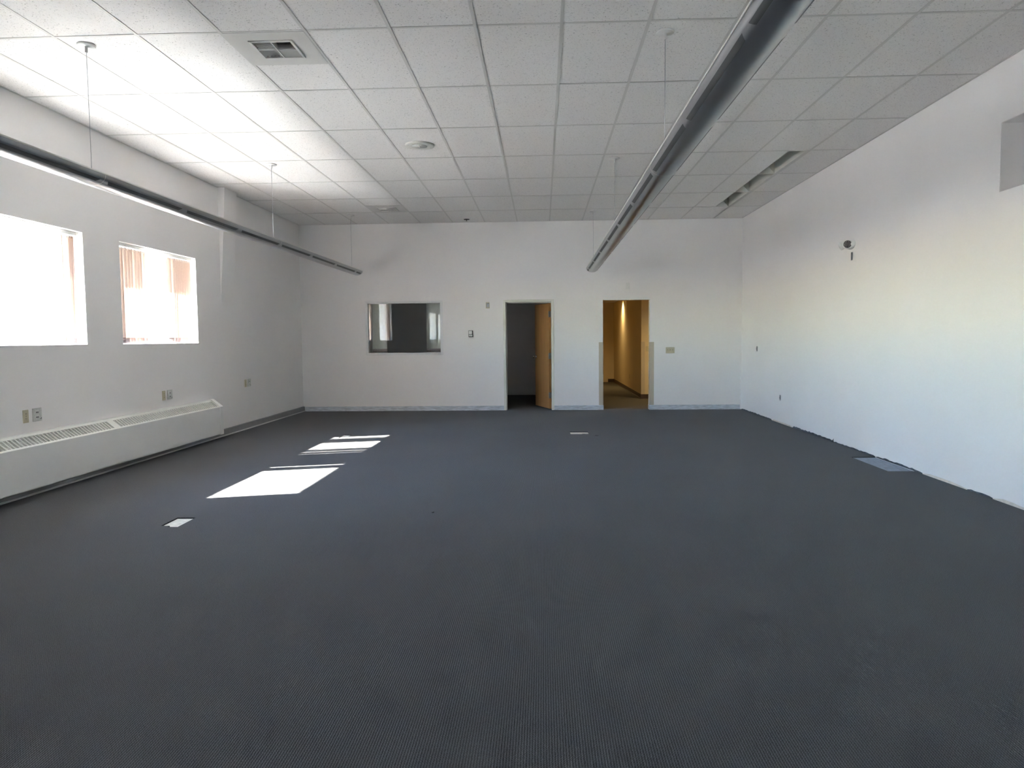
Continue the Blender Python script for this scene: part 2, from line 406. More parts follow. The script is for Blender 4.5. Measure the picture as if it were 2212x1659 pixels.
def tile(x0, x1, y0, y1):
    wx, wy = round(x1-x0, 4), round(y1-y0, 4)
    if (wx, wy) not in tile_meshes:
        me = MB().box(-wx/2, wx/2, -wy/2, wy/2, 0, 0.016).mesh('ceiling_tile'); me.materials.append(M['tile'])
        tile_meshes[(wx, wy)] = me
    o = bpy.data.objects.new('ceiling_tile', tile_meshes[(wx, wy)]); C.objects.link(o); o.parent = ce
    o.location = ((x0+x1)/2 + random.uniform(-.002, .002), (y0+y1)/2 + random.uniform(-.002, .002), H+0.0035)
    o.rotation_euler = (random.uniform(-.0006, .0006), random.uniform(-.0010, .0010), 0)
D1 = (col_of(-2.0), row_of(5.3)); D2 = (col_of(-2.5), row_of(12.0))
SLOTS = [(col_of(3.0), row_of(y)) for y in (9.2, 10.4, 11.6)]
for i in range(len(edges_x)-1):
    for j in range(len(ys)-1):
        g = 0.010
        x0, x1, y0, y1 = edges_x[i]+g, edges_x[i+1]-g, ys[j]+g, ys[j+1]-g
        if (i, j) == D1:
            ym = ys[j]+T; MB().box(edges_x[i], edges_x[i+1], ym-TW, ym+TW, H, H+0.0015).build('cross_tee', M['tee'], ce)
            tile(x0, x1, ym+g, y1)
        elif (i, j) == D2:
            ym = ys[j]+T; MB().box(edges_x[i], edges_x[i+1], ym-TW, ym+TW, H, H+0.0015).build('cross_tee', M['tee'], ce)
            tile(x0, x1, y0, ym-g)
        elif (i, j) in SLOTS:
            tile(x0, 2.945, y0, y1)
        else:
            tile(x0, x1, y0, y1)

# tapered column standing out of the window wall
mb = MB(); xa = XL-0.01
prof = [(10.30, 10.71)]
vs = [(xa, 10.30, 1.75), (xa, 10.71, 1.75), (xa, 10.71, H), (xa, 10.30, H), (XL+0.104, 10.30, H), (XL+0.104, 10.71, H)]
mb.add(vs, [(0,3,4), (1,5,2), (0,4,5,1), (3,2,5,4), (0,1,2,3)])
o = mb.build('wall_column', M['wall'], wl); o['label'] = 'tapered column face that deepens towards the ceiling'

# ------------------------------------------------------------------ base trim
bl = MB().prism([(XL, 0), (XL+0.028, 0), (XL+0.028, 0.090), (XL, 0.096)], YF, YB).build('baseboard_left', M['base_l']); struct(bl)
MB().prism([(XL+0.026, 0), (XL+0.044, 0), (XL+0.040, 0.012), (XL+0.026, 0.016)], YF, YB).build('base_shoe', M['shoe'], bl)
bb = None
for (x0, x1) in [(XL+0.02, -2.60), (-2.598, -0.742), (0.218, 0.86), (0.862, HALL[0]+0.004), (HALL[1]-0.004, XR-0.02)]:
    m_ = MB().box(x0, x1, YB-0.008, YB+0.0, 0.0, 0.088).box(x0, x1, YB-0.016, YB-0.007, 0.0, 0.014).box(x0, x1, YB-0.010, YB-0.007, 0.070, 0.078)
    if bb is None: bb = m_.build('baseboard_back', M['base_b']); struct(bb)
    else: m_.build('base_strip', M['base_b'], bb)
# returns of the base into the hall opening
MB().box(HALL[0], HALL[0]+0.008, YB-0.016, YB2, 0, 0.088).build('base_strip', M['base_b'], bb)
MB().box(HALL[1]-0.008, HALL[1], YB-0.016, YB2, 0, 0.088).build('base_strip', M['base_b'], bb)

# ------------------------------------------------------------------ exterior windows
XG = -5.16
def ext_window(n, y0, y1):
    fw = 0.048
    m_ = MB(); holed(m_, 'x', XG-0.035, XG+0.035, (y0, y1), (WZ0, WZ1), [(y0+fw, y1-fw, WZ0+fw, WZ1-fw)])
    o = m_.build('window_%d' % n, M['winframe'], bevel=0.004); struct(o)
    MB().box(XG-0.003, XG+0.003, y0+fw-0.008, y1-fw+0.008, WZ0+fw-0.008, WZ1-fw+0.008).build('pane', M['glass'], o)
    # white painted lining of the deep reveal
    m_ = MB(); e = 0.004
    m_.box(XG+0.03, XL+0.002, y0, y0+e, WZ0, WZ1); m_.box(XG+0.03, XL+0.002, y1-e, y1, WZ0, WZ1)
    m_.box(XG+0.03, XL+0.002, y0, y1, WZ1-e, WZ1)
    m_.build('reveal_lining', M['reveal'], o)
    MB().box(XG+0.03, XL+0.006, y0, y1, WZ0, WZ0+e).build('sill', M['reveal'], o)
    MB().box(XOUT-0.03, XG-0.03, y0, y1, WZ0-0.002, WZ0+e).build('outer_sill', M['exterior'], o)
    return o
for i, (a, b_) in enumerate(WIN): struct(ext_window(i+1, a, b_), ['deep white window with bare glass and blinds pulled aside', 'deep white window with vertical blinds at both sides', None, None][i] or 'deep white window beside the blank end of the room')

# ------------------------------------------------------------------ vertical blinds
VW = 0.089
def vane_mesh(h):
    """one slightly curved fabric vane hanging from z = 0"""
    m_ = MB(); n = 6; vs = []
    for z in (0, -h):
        for k in range(n+1):
            t = k/n-0.5; vs.append((0.005*math.cos(math.pi*t), t*VW, z))
    m_.add(vs, [(k, k+1, k+n+2, k+n+1) for k in range(n)], True)
    me = m_.mesh('vane'); me.materials.append(M['vane']); return me
def weight_mesh():
    m_ = MB(); n = 6; vs = []
    for z in (0, 0.062):
        for s in (-0.0025, 0.0025):
            for k in range(n+1):
                t = k/n-0.5; vs.append((0.005*math.cos(math.pi*t)+s, t*VW, z))
    k1 = n+1; fs = []
    for k in range(n):
        fs += [(k, k+1, 2*k1+k+1, 2*k1+k), (k1+k+1, k1+k, 3*k1+k, 3*k1+k+1), (k, k1+k, k1+k+1, k+1), (2*k1+k, 2*k1+k+1, 3*k1+k+1, 3*k1+k)]
    m_.add(vs, fs, True); me = m_.mesh('weight'); me.materials.append(M['weight']); return me
def hook_mesh():
    m_ = MB().box(-0.003, 0.003, -0.030, 0.030, -0.022, 0.0).box(-0.002, 0.002, -0.008, 0.008, 0.0, 0.014)
    me = m_.mesh('vane_clip'); me.materials.append(M['white']); return me
HK, WM = hook_mesh(), weight_mesh()
def blind(loc, rotz, width, ztop, zbot, vanes, label, group=None, fabric=None):
    """loc: one end of the headrail; vanes: (distance along the rail, turn in degrees)"""
    t = thing('vertical_blind', loc, label, 'blind', group)
    t.rotation_euler = (0, 0, rotz)
    MB().box(-0.022, 0.022, 0, width, 0, 0.034).box(-0.026, 0.026, 0, 0.02, -0.003, 0.036).box(-0.026, 0.026, width-0.02, width, -0.003, 0.036).build('headrail', M['white'], t, bevel=0.004)
    h = ztop-zbot-0.014; me = vane_mesh(h)
    if fabric: me.materials[0] = fabric
    for d, a in vanes:
        v = bpy.data.objects.new('vane', me); C.objects.link(v); v.parent = t
        v.location = (0, d, -0.014); v.rotation_euler = (random.uniform(-.004, .004), random.uniform(-.006, .006), math.radians(a))
        wgt = bpy.data.objects.new('weight', WM); C.objects.link(wgt); wgt.parent = v; wgt.location = (0, 0, -h)
        ck = bpy.data.objects.new('vane_clip', HK); C.objects.link(ck); ck.parent = v; ck.location = (0, 0, 0)
    return t
zt, zb = 2.444, WZ0+0.012
XBL = XL-0.075
va = [(0.05+0.04*k, 30) for k in range(4)] + [(0.25+0.05*k, (97, 93, 118, 94)[k]) for k in range(4)] + [(1.54, 28)] + [(1.588+0.019*k, 76+random.uniform(-3, 3)) for k in range(5)]
b1 = blind((XBL, WIN[0][0]+0.008, zt), 0, WIN[0][1]-WIN[0][0]-0.016, zt, zb, va, 'vertical blind bunched into a narrow tan stack at one side of the bare window')
cordpts = lambda P: [(x-XBL, y-WIN[0][0]-0.008, z-zt) for x, y, z in P]
m_ = MB()
m_.tube(cordpts([(XBL-0.03, 7.00, 2.440), (-4.80, 6.98, 2.36), (-4.90, 7.02, 2.29), (-5.02, 7.08, 2.23), (-5.10, 7.13, 2.21)]), 0.0016, 5)
m_.tube(cordpts([(XBL-0.03, 7.01, 2.440), (-4.82, 7.03, 2.27), (-4.92, 7.06, 2.16), (-5.02, 7.10, 2.11), (-5.10, 7.14, 2.08)]), 0.0016, 5)
m_.build('pull_cord', M['white'], b1)
vb = [(0.045+0.064*k, -34+9*math.sin(k*2.1)) for k in range(9)] + [(1.18, -12), (1.25, -32)] + [(1.300+0.043*k, -40-2.4*k) for k in range(9)]
blind((XBL, WIN[1][0]+0.008, zt), 0, WIN[1][1]-WIN[1][0]-0.016, zt, zb, vb, 'vertical blind drawn half open with pinkish fabric vanes on both sides')

# ------------------------------------------------------------------ interior window
x0, x1, z0, z1 = IW
m_ = MB(); e = 0.03
holed(m_, 'y', YB-0.012, YB+0.004, (x0-e, x1+e), (z0-e+0.005, z1+e-0.005), [(x0, x1, z0, z1)])
m_.box(x0, x0+0.018, YB, YB2, z0, z1).box(x1-0.018, x1, YB, YB2, z0, z1).box(x0, x1, YB, YB2, z0, z0+0.018).box(x0, x1, YB, YB2, z1-0.018, z1)
iw = m_.build('window_5', M['winframe'], bevel=0.003); struct(iw, 'interior window into the dark room')
MB().add([(x0+0.012, YB+0.05, z0+0.012), (x1-0.012, YB+0.05, z0+0.012), (x1-0.012, YB+0.05, z1-0.012), (x0+0.012, YB+0.05, z1-0.012)], [(0,1,2,3)]).build('pane', M['glass_in'], iw)
vi = [(0.07+0.040*k, 35+4*k) for k in range(6)] + [(1.13+0.04*k, 30+5*k) for k in range(6)]
b3 = blind((x1-0.01, YB2+0.055, z1+0.02), math.radians(90), 1.40, z1+0.02, z0+0.03, vi, 'pale vertical blind behind the interior window glass', None, M['vane_pale'])
for d in (0.2, 0.7, 1.2): MB().box(-0.056, -0.020, d-0.015, d+0.015, 0.002, 0.034).build('bracket', M['white'], b3)

# ------------------------------------------------------------------ door into the dark room
fx0, fx1, ft = -0.742, 0.217, 2.105
m_ = MB()
m_.box(fx0, DOOR[0], YB-0.014, YB2+0.014, 0, ft).box(DOOR[1], fx1, YB-0.014, YB2+0.014, 0, ft).box(DOOR[0], DOOR[1], YB-0.014, YB2+0.014, DOOR[3], ft)
m_.box(DOOR[0], DOOR[0]+0.016, YB+0.05, YB+0.09, 0, DOOR[3]).box(DOOR[0], DOOR[1], YB+0.05, YB+0.09, DOOR[3]-0.016, DOOR[3])
tr = m_.build('trim_1', M['frame'], bevel=0.004); struct(tr, 'off white metal door frame')
hx, hy = DOOR[1]-0.043, YB2-0.01
door = MB().box(-0.85, 0, 0.0, 0.044, 0.012, 2.045).build('door_1', M['wood'], bevel=0.002)
struct(door, 'maple veneer door standing open into the dark room')
door.location = (hx, hy, 0); door.rotation_euler = (0, 0, -math.radians(71.2))
for z in (0.27, 1.03, 1.83):
    hinge = MB().box(-0.002, 0.012, -0.002, 0.046, z-0.057, z+0.057).lathe([(0.008, -0.057), (0.008, 0.057)], (0.008, -0.006, z), seg=10).build('hinge', M['steel'], door)
kn = MB().lathe([(0.032, 0), (0.032, 0.006), (0.012, 0.010), (0.012, 0.034), (0.026, 0.042), (0.029, 0.054), (0.024, 0.066), (0.006, 0.070)], (-0.785, 0.0, 1.0), (0, -1, 0), 16).build('door_knob', M['chrome'], door)
MB().lathe([(0.032, 0), (0.032, 0.006), (0.012, 0.010), (0.012, 0.034), (0.026, 0.042), (0.029, 0.054), (0.024, 0.066), (0.006, 0.070)], (-0.785, 0.044, 1.0), (0, 1, 0), 16).build('door_knob', M['chrome'], door)
MB().box(-0.853, -0.849, 0.010, 0.034, 0.96, 1.04).build('latch_plate', M['chrome'], door)

# dark room behind door and interior window
dr = [('wall_room_right', (0.62, 0.72, YB2, 17.6, 0, 2.9)), ('wall_room_back', (XL, 0.72, 17.5, 17.6, 0, 2.9)), ('ceiling_room', (XL, 0.72, YB2, 17.6, 2.75, 2.9))]
for nm, bxx in dr: struct(MB().box(*bxx).build(nm, M['wall']))
struct(MB().box(XL, 0.72, YB2, 17.6, -0.05, 0.0).build('floor_room', M['carpet']))

# ------------------------------------------------------------------ hall beyond the opening
HX, HY0, HY1, HC = 2.205, 16.23, 22.40, 2.44
def hallwall(nm, *bxx): return struct(MB().box(*bxx).build(nm, M['hallwall']))
hallwall('wall_hall_right', HX, HX+0.12, HY0, HY1+0.1, 0, HC)
hallwall('wall_hall_corner', HX+0.12, 4.2, HY0, HY0+0.12, 0, HC)
hallwall('wall_hall_back', 0.72, HX+0.1, HY1, HY1+0.12, 0, HC)
hallwall('wall_hall_left', 0.72, 0.84, YB2, HY1, 0, HC)
hallwall('wall_hall_end', 4.1, 4.2, YB2, HY0, 0, HC)
hallwall('wall_hall_front', 0.84, HALL[0], YB2, YB2+0.012, 0, HC)
hallwall('wall_hall_front_right', HALL[1], 4.1, YB2, YB2+0.012, 0, HC)
hallwall('wall_hall_head', HALL[0], HALL[1], YB2, YB2+0.012, HALL[3], HC)
struct(MB().box(0.72, 4.2, YB2, HY1+0.1, HC, HC+0.1).build('ceiling_hall', M['wall']))
struct(MB().box(0.72, 4.2, YB2-0.02, HY1+0.1, -0.05, 0.0005).build('floor_hall', M['hallcarpet']))
hb = MB().box(HX-0.008, HX, HY0-0.008, HY1, 0, 0.10).box(HX-0.018, HX-0.006, HY0-0.018, HY1, 0, 0.014).build('baseboard_hall', M['hallbase']); struct(hb)
MB().box(HX, 4.1, HY0-0.008, HY0, 0, 0.10).build('base_strip', M['hallbase'], hb)
MB().box(2.02, HX, HY1-0.008, HY1, 0, 0.10).build('base_strip', M['hallbase'], hb)

# corner guards
def guard(x, y, sx, z0, z1, label, ret=0.07):
    """L shaped guard: face towards the room and a return into the opening"""
    m_ = MB().box(min(x, x+sx*0.078), max(x, x+sx*0.078), y-0.004, y, z0, z1)
    m_.box(min(x, x-sx*0.004), max(x, x-sx*0.004), y-0.004, y+ret, z0, z1)
    o = m_.build('corner_guard', M['guard'], bevel=0.0015); return tag(o, label, 'corner guard', 'beige corner guards')
guard(HALL[0], YB, -1, 0.090, 1.287, 'beige corner guard on the hall opening edge towards the wooden door')
guard(HALL[1], YB, 1, 0.086, 1.283, 'beige corner guard on the hall opening edge beside the triple switch plate')
guard(HX, HY0, 1, 0.10, 1.276, 'beige corner guard deep inside the hall on the lit wall corner')

# downlight in the hall
dl = thing('downlight', (2.06, 19.9, HC), 'recessed warm downlight washing the hall wall', 'light')
m_ = MB().lathe([(0.085, -0.006), (0.085, 0.0), (0.065, 0.0), (0.065, -0.006)], (0, 0, 0), seg=24)
m_.build('trim_ring', M['white'], dl)
bulb = bpy.data.materials.new('lamp_glow'); bulb.use_nodes = True
pb = bulb.node_tree.nodes['Principled BSDF']; pb.inputs['Emission Color'].default_value = (1, 0.68, 0.32, 1); pb.inputs['Emission Strength'].default_value = 3.0
MB().lathe([(0.05, 0.0), (0.05, 0.006)], (0, 0, -0.003), seg=20).build('lamp', bulb, dl)
def spot(name, loc, e, size, blend, colr, parent=None, rot=(0, 0, 0)):
    s = bpy.data.lights.new(name, 'SPOT'); s.energy = e; s.spot_size = math.radians(size); s.spot_blend = blend; s.color = colr
    s.shadow_soft_size = 0.04; o = bpy.data.objects.new(name, s); C.objects.link(o); o.location = loc; o.rotation_euler = rot; o.parent = parent
    return o
spot('hall_downlight_offscreen', (0, 0, -0.02), 4.4, 140, 1.0, (1.0, 0.72, 0.33), dl).data.shadow_soft_size = 0.08
for (hx_, hy_, e_) in [(3.1, 15.0, 3.4)]:      # lights the hall corner wall that the photo shows lit
    d2 = thing('downlight', (hx_, hy_, HC), 'recessed warm downlight round the hall corner', 'light')
    MB().lathe([(0.085, -0.006), (0.085, 0.0), (0.065, 0.0), (0.065, -0.006)], (0, 0, 0), seg=24).build('trim_ring', M['white'], d2)
    MB().lathe([(0.05, 0.0), (0.05, 0.006)], (0, 0, -0.003), seg=20).build('lamp', bulb, d2)
    spot('hall_downlight_offscreen', (0, 0, -0.02), e_, 150, 0.9, (1.0, 0.76, 0.40), d2)

# ------------------------------------------------------------------ pendant lights
PZ, PW, PD = 2.626, 0.106, 0.082           # lip height, half width, depth of the shell
def pend_pt(t, k=1.0):
    """point on the shell section, t from 0 (one lip) to pi (other lip)"""
    return (-PW*k*math.cos(t), -PD*k*math.sin(t)**0.85)
def pendant(x, cans, y0, y1, label):
    t = thing('pendant_light', (x, (y0+y1)/2, PZ), label, 'pendant light', 'long pendant lights')
    yc = (y0+y1)/2; n = 18
    sec = [pend_pt(math.pi*i/n) for i in range(n+1)]
    bounds = [y0] + list(cans) + [y1]
    for a, b_ in zip(bounds[:-1], bounds[1:]):
        ya, yb_ = a-yc+(0.003 if a != y0 else 0), b_-yc-(0.003 if b_ != y1 else 0)
        m_ = MB(); inn = [(px*0.965, pz*0.955) for px, pz in sec]
        for pts, sg in ((sec, 1), (inn, -1)):
            m_.add([(px, ya, pz) for px, pz in pts] + [(px, yb_, pz) for px, pz in pts], [(i, i+1, n+2+i, n+1+i) for i in range(n)], True)
        for yy in (ya, yb_):
            m_.add([(px, yy, pz) for px, pz in sec] + [(px, yy, pz) for px, pz in inn], [(i, i+1, n+2+i, n+1+i) for i in range(n)])
        m_.build('shell', M['alu'], t)
    for s in (-1, 1):      # pale rolled lips, one on each side
        MB().box(s*PW-0.004, s*PW+0.004, y0-yc, y1-yc, -0.006, 0.006).build('lip', M['alulip'], t, bevel=0.002)
    for c in cans:         # joint bands
        m_ = MB(); s2 = [pend_pt(math.pi*i/n, 1.004) for i in range(n+1)]
        m_.add([(px, c-yc-0.0035, pz) for px, pz in s2] + [(px, c-yc+0.0035, pz) for px, pz in s2], [(i, i+1, n+2+i, n+1+i) for i in range(n)], True)
        m_.build('joint_band', M['alulip'], t)
    for ye, s in ((y0, -1), (y1, 1)):   # end caps
        m_ = MB(); vs = [(px, ye-yc, pz) for px, pz in sec] + [(px*0.93, ye-yc+s*0.018, pz*0.90) for px, pz in sec]
        k = n+1
        m_.add(vs, [(i, i+1, k+i+1, k+i) for i in range(n)] + [tuple(range(k, 2*k)), (0, k, k+n, n)], False); m_.build('end_cap', M['alu'], t)
    MB().box(-PW*0.94, PW*0.94, y0-yc+0.01, y1-yc-0.01, -0.022, -0.019).build('reflector_tray', M['white'], t)
    # perforated side strips, one per quarter of a section, on both sides
    p = 3.664/3
    first = cans[0]
    segs = []
    k = 0
    q = first - math.floor((first-y0)/p)*p
    stops = [q+i*p for i in range(0, 40) if q+i*p < y1-0.05]
    edges_ = [y0-0.0] + stops + [y1]
    for a, b_ in zip(edges_[:-1], edges_[1:]):
        if b_-a < 0.25: continue
        for (t0, t1) in ((0.50, 0.84), (math.pi-0.84, math.pi-0.50)):
            m_ = MB(); ns = 4; vs = []
            for kk, yy in ((1.006, a+0.045), (1.006, b_-0.045)):
                for i in range(ns+1):
                    tt = t0+(t1-t0)*i/ns
                    px, pz = pend_pt(tt, kk)
                    sl2 = 0.03*(i/ns if t0 < 1 else 1-i/ns)
                    vs.append((px, yy-yc+(sl2 if yy < (a+b_)/2 else -sl2), pz))
            m_.add(vs, [(i, i+1, ns+2+i, ns+1+i) for i in range(ns)], True)
            m_.build('side_slot', M['slot'], t)
    for c in cans:
        MB().lathe([(0.010, -0.052), (0.010, -0.012), (0.058, -0.012), (0.064, -0.007), (0.064, 0.0)], (0, c-yc, H-PZ), seg=24).build('canopy', M['white'], t)
        MB().tube([(0, c-yc, H-PZ-0.05), (0, c-yc, -0.02)], 0.0022, 6).build('cable', M['steel'], t)
    return t
pendant(-3.368, [1.694, 5.358, 9.022, 12.754], -1.70, 13.10, 'long grey aluminium pendant light hanging along the window side')
pendant(0.900, [1.740, 5.399, 9.063, 12.791], -1.70, 13.10, 'long grey aluminium pendant light hanging away from the windows')

# ------------------------------------------------------------------ radiator cover under the windows
ry0, ry1 = 4.75, 9.905
XFr = -4.490
rd = thing('convector_radiator', (XL, (ry0+ry1)/2, 0), 'long white enamel radiator cover with slatted sloping top under the windows', 'radiator')
def R_(m_, nm, mt, bevel=0): o = m_.build(nm, mt, None, bevel); return keep(o, rd)
R_(MB().box(XFr-0.012, XFr, ry0, ry1-0.10, 0.078, 0.458).box(XL+0.03, XFr, ry0, ry1-0.10, 0.078, 0.090), 'front_panel', M['rad'], 0.003)
A, Bp = (XFr, 0.458), (XL+0.022, 0.556)     # sloping top: lower edge to upper edge
def sp(t, lift=0.0):
    dx, dz = Bp[0]-A[0], Bp[1]-A[1]; L_ = math.hypot(dx, dz)
    return (A[0]+dx*t+lift*(dz/L_), A[1]+dz*t+lift*(-dx/L_))
def slope_plate(m_, t0, t1, y0, y1, th=0.006, lift=0.0):
    p0, p1 = sp(t0, lift), sp(t1, lift); q0, q1 = sp(t0, lift-th), sp(t1, lift-th)
    return m_.prism([p0, p1, q1, q0], y0, y1)
G = [(ry0+0.06, 7.365), (7.475, 9.775)]
m_ = MB(); slope_plate(m_, 0.0, 0.13, ry0, ry1-0.10); slope_plate(m_, 0.80, 1.0, ry0, ry1-0.10)
for (y0, y1) in ((ry0, G[0][0]), (G[0][1], G[1][0]), (G[1][1], ry1-0.10)): slope_plate(m_, 0.13, 0.80, y0, y1)
m_.box(XL, XL+0.024, ry0, ry1, 0.545, 0.562)
R_(m_, 'top_frame', M['radtop'])
for (y0, y1) in G:
    m_ = MB(); slope_plate(m_, 0.12, 0.81, y0, y1, 0.004, -0.022); R_(m_, 'grille_backing', M['casing'])
    n = int((y1-y0)/0.049); m0 = MB(); slope_plate(m0, 0.12, 0.81, -0.0062, 0.0062, 0.008)
    me = m0.mesh('grille_bar'); me.materials.append(M['radtop'])
    for i in range(1, n):
        o = bpy.data.objects.new('grille_bar', me); C.objects.link(o); o.location = (0, y0+(y1-y0)*i/n, 0); keep(o, rd)
    m_ = MB()
    for k in range(9):
        tt = 0.17+0.075*k; slope_plate(m_, tt-0.011, tt+0.011, y0, y1, 0.003, -0.010)
    o = R_(m_, 'louvre_mesh', M['radtop']); o['kind'] = 'stuff'
# end cap with its seam
prof = [(XL, 0.070), (XFr+0.004, 0.070), (XFr+0.004, 0.460), (XL+0.022, 0.564), (XL, 0.564)]
R_(MB().prism(prof, ry1-0.094, ry1), 'end_cap', M['rad'], 0.002)
R_(MB().prism([(x, z) for x, z in prof], ry0-0.09, ry0-0.004), 'end_cap', M['rad'], 0.002)
R_(MB().box(XL+0.03, XFr-0.02, ry0, ry1-0.1, 0.09, 0.40), 'inner_casing', M['casing'])

# ------------------------------------------------------------------ outlets and plates
def plate_left(y, z, kind, label):
    """wall plate on the window wall, facing the room"""
    if kind == 'beige':
        t = thing('outlet', (XL, y, z), label, 'outlet', 'beige outlets on the window wall')
        MB().box(0, 0.006, -0.035, 0.035, -0.058, 0.058).build('cover_plate', M['beige'], t, bevel=0.002)
        for dz in (-0.022, 0.022):
            f = MB().box(0.006, 0.0075, -0.017, 0.017, dz-0.014, dz+0.014).build('socket_face', M['beige'], t)
            MB().box(0.0075, 0.008, -0.008, -0.005, dz-0.002, dz+0.007).box(0.0075, 0.008, 0.005, 0.008, dz-0.002, dz+0.007).box(0.0075, 0.008, -0.002, 0.002, dz-0.010, dz-0.006).build('slots', M['black'], f)
        MB().lathe([(0.003, 0), (0.003, 0.0015)], (0.006, 0, 0), (1, 0, 0), 8).build('screw', M['black'], t)
    else:
        t = thing('data_plate', (XL, y, z), label, 'data plate', 'grey data plates on the window wall')
        MB().box(0, 0.012, -0.056, 0.056, -0.060, 0.060).build('cover_plate', M['greyplate'], t, bevel=0.003)
        for dz in (-0.018, 0.026):
            f = MB().box(0.012, 0.018, -0.030, 0.006, dz-0.012, dz+0.016).build('jack_pair', M['white'], t)
            for dy in (-0.021, -0.004):
                MB().box(0.018, 0.0185, dy-0.006, dy+0.006, dz-0.010, dz+0.002).box(0.018, 0.0185, dy-0.003, dy+0.003, dz+0.006, dz+0.011).build('port', M['black'], f)
        MB().box(0.012, 0.0125, 0.030, 0.036, -0.046, -0.036).box(0.012, 0.0125, 0.042, 0.048, -0.042, -0.030).build('marks', M['black'], t)
for y, where in ((6.248, 'below the bare window'), (8.615, 'below the window with the spread blinds'), (11.05, 'between the radiator end and the room corner')):
    plate_left(y, 0.712, 'beige', 'beige duplex outlet plate on the wall '+where)
    plate_left(y+0.142 if y < 7 else y+0.135, 0.714, 'grey', 'grey data plate with ports '+where)

# back wall: three-gang switch plate, thermostat, open box, blank plate
t = thing('switch_plate', (2.408, YB, 1.124), 'beige three-gang light switch plate beside the hall opening', 'switch')
MB().box(-0.082, 0.082, -0.006, 0, -0.057, 0.057).build('cover_plate', M['beige'], t, bevel=0.002)
for dx in (-0.046, 0, 0.046):
    MB().obox((dx, -0.011, -0.004), (0.005, 0, 0), (0, 0.007, 0.004), (0, -0.003, 0.006)).build('toggle', M['beige'], t)
    MB().box(dx-0.006, dx+0.006, -0.0065, -0.005, -0.013, 0.012).build('toggle_slot', M['black'], t)
t = thing('thermostat', (-1.365, YB, 1.470), 'small thermostat with white upper cover and dark base beside the interior window', 'thermostat')
MB().box(-0.042, 0.042, -0.020, 0, -0.062, 0.062).build('base', M['black'], t, bevel=0.003)
MB().box(-0.036, 0.026, -0.032, -0.018, -0.012, 0.056).build('cover', M['white'], t, bevel=0.003)
MB().box(-0.034, 0.030, -0.024, -0.018, -0.050, -0.020).build('lower_face', M['greyplate'], t)
t = thing('open_junction_box', (-1.036, YB, 2.006), 'uncovered dark junction box high on the wall near the wooden door', 'junction box')
m_ = MB(); holed(m_, 'y', -0.006, 0.0, (-0.034, 0.034), (-0.058, 0.058), [(-0.026, 0.026, -0.038, 0.040)]); m_.build('rim', M['beige'], t)
MB().box(-0.026, -0.023, 0, 0.07, -0.038, 0.040).box(0.023, 0.026, 0, 0.07, -0.038, 0.040).box(-0.026, 0.026, 0, 0.07, -0.038, -0.035).box(-0.026, 0.026, 0, 0.07, 0.037, 0.040).box(-0.026, 0.026, 0.067, 0.07, -0.038, 0.040).build('cavity', M['steel'], t)
MB().tube([(0.0, 0.05, -0.03), (0.010, 0.010, 0.0), (-0.008, 0.006, 0.015), (0.006, 0.04, 0.032)], 0.003, 6).build('wire', M['steel'], t)
t = thing('blank_plate', (1.611, YB, 2.337), 'blank painted cover plate on the wall above the hall opening', 'cover plate')
MB().box(-0.034, 0.034, -0.008, 0, -0.061, 0.061).build('cover_plate', M['white'], t, bevel=0.003)
MB().lathe([(0.0035, 0), (0.0035, 0.0015)], (0, -0.008, 0.042), (0, -1, 0), 8).build('screw', M['wall'], t)
MB().lathe([(0.0035, 0), (0.0035, 0.0015)], (0, -0.008, -0.042), (0, -1, 0), 8).build('screw', M['wall'], t)
# hall plates
t = thing('switch_plate', (2.342, HY0, 1.115), 'beige single switch plate on the hall corner wall', 'switch')
MB().box(-0.038, 0.038, -0.006, 0, -0.058, 0.058).build('cover_plate', M['beige'], t, bevel=0.002)
MB().box(-0.005, 0.005, -0.014, -0.006, -0.010, 0.006).build('toggle', M['guard'], t)
t = thing('outlet', (HX, 18.45, 0.385), 'beige outlet low on the hall side wall', 'outlet')
MB().box(-0.006, 0, -0.035, 0.035, -0.058, 0.058).build('cover_plate', M['beige'], t, bevel=0.002)
for dz in (-0.02, 0.02): MB().box(-0.0075, -0.006, -0.015, 0.015, dz-0.013, dz+0.013).build('socket_face', M['guard'], t)

# right wall: open boxes in the wall
for (y0, y1, z0, z1), lab in zip(RBOX, ['uncovered metal box in the wall just below the emergency light', 'uncovered metal switch box in the long blank wall near the corner', 'uncovered metal outlet box low in the long blank wall']):
    t = thing('open_wall_box', (XR, (y0+y1)/2, (z0+z1)/2), lab, 'wall box')
    hy_, hz = (y1-y0)/2, (z1-z0)/2; e = 0.003
    MB().box(0.0, 0.06, -hy_, -hy_+e, -hz, hz).box(0.0, 0.06, hy_-e, hy_, -hz, hz).box(0.0, 0.06, -hy_, hy_, -hz, -hz+e).box(0.0, 0.06, -hy_, hy_, hz-e, hz).build('box_side', M['steel'], t)
    MB().box(0.055, 0.06, -hy_, hy_, -hz, hz).build('box_back', M['casing'], t)
    MB().box(-0.001, 0.004, -0.008, 0.008, hz-0.012, hz).box(-0.001, 0.004, -0.008, 0.008, -hz, -hz+0.012).build('mounting_ear', M['steel'], t)
    if z1 < 2:
        MB().tube([(0.03, 0.0, -0.02), (-0.004, 0.006, -0.006), (-0.010, 0.010, 0.0)], 0.003, 6).build('wire', M['black'], t)

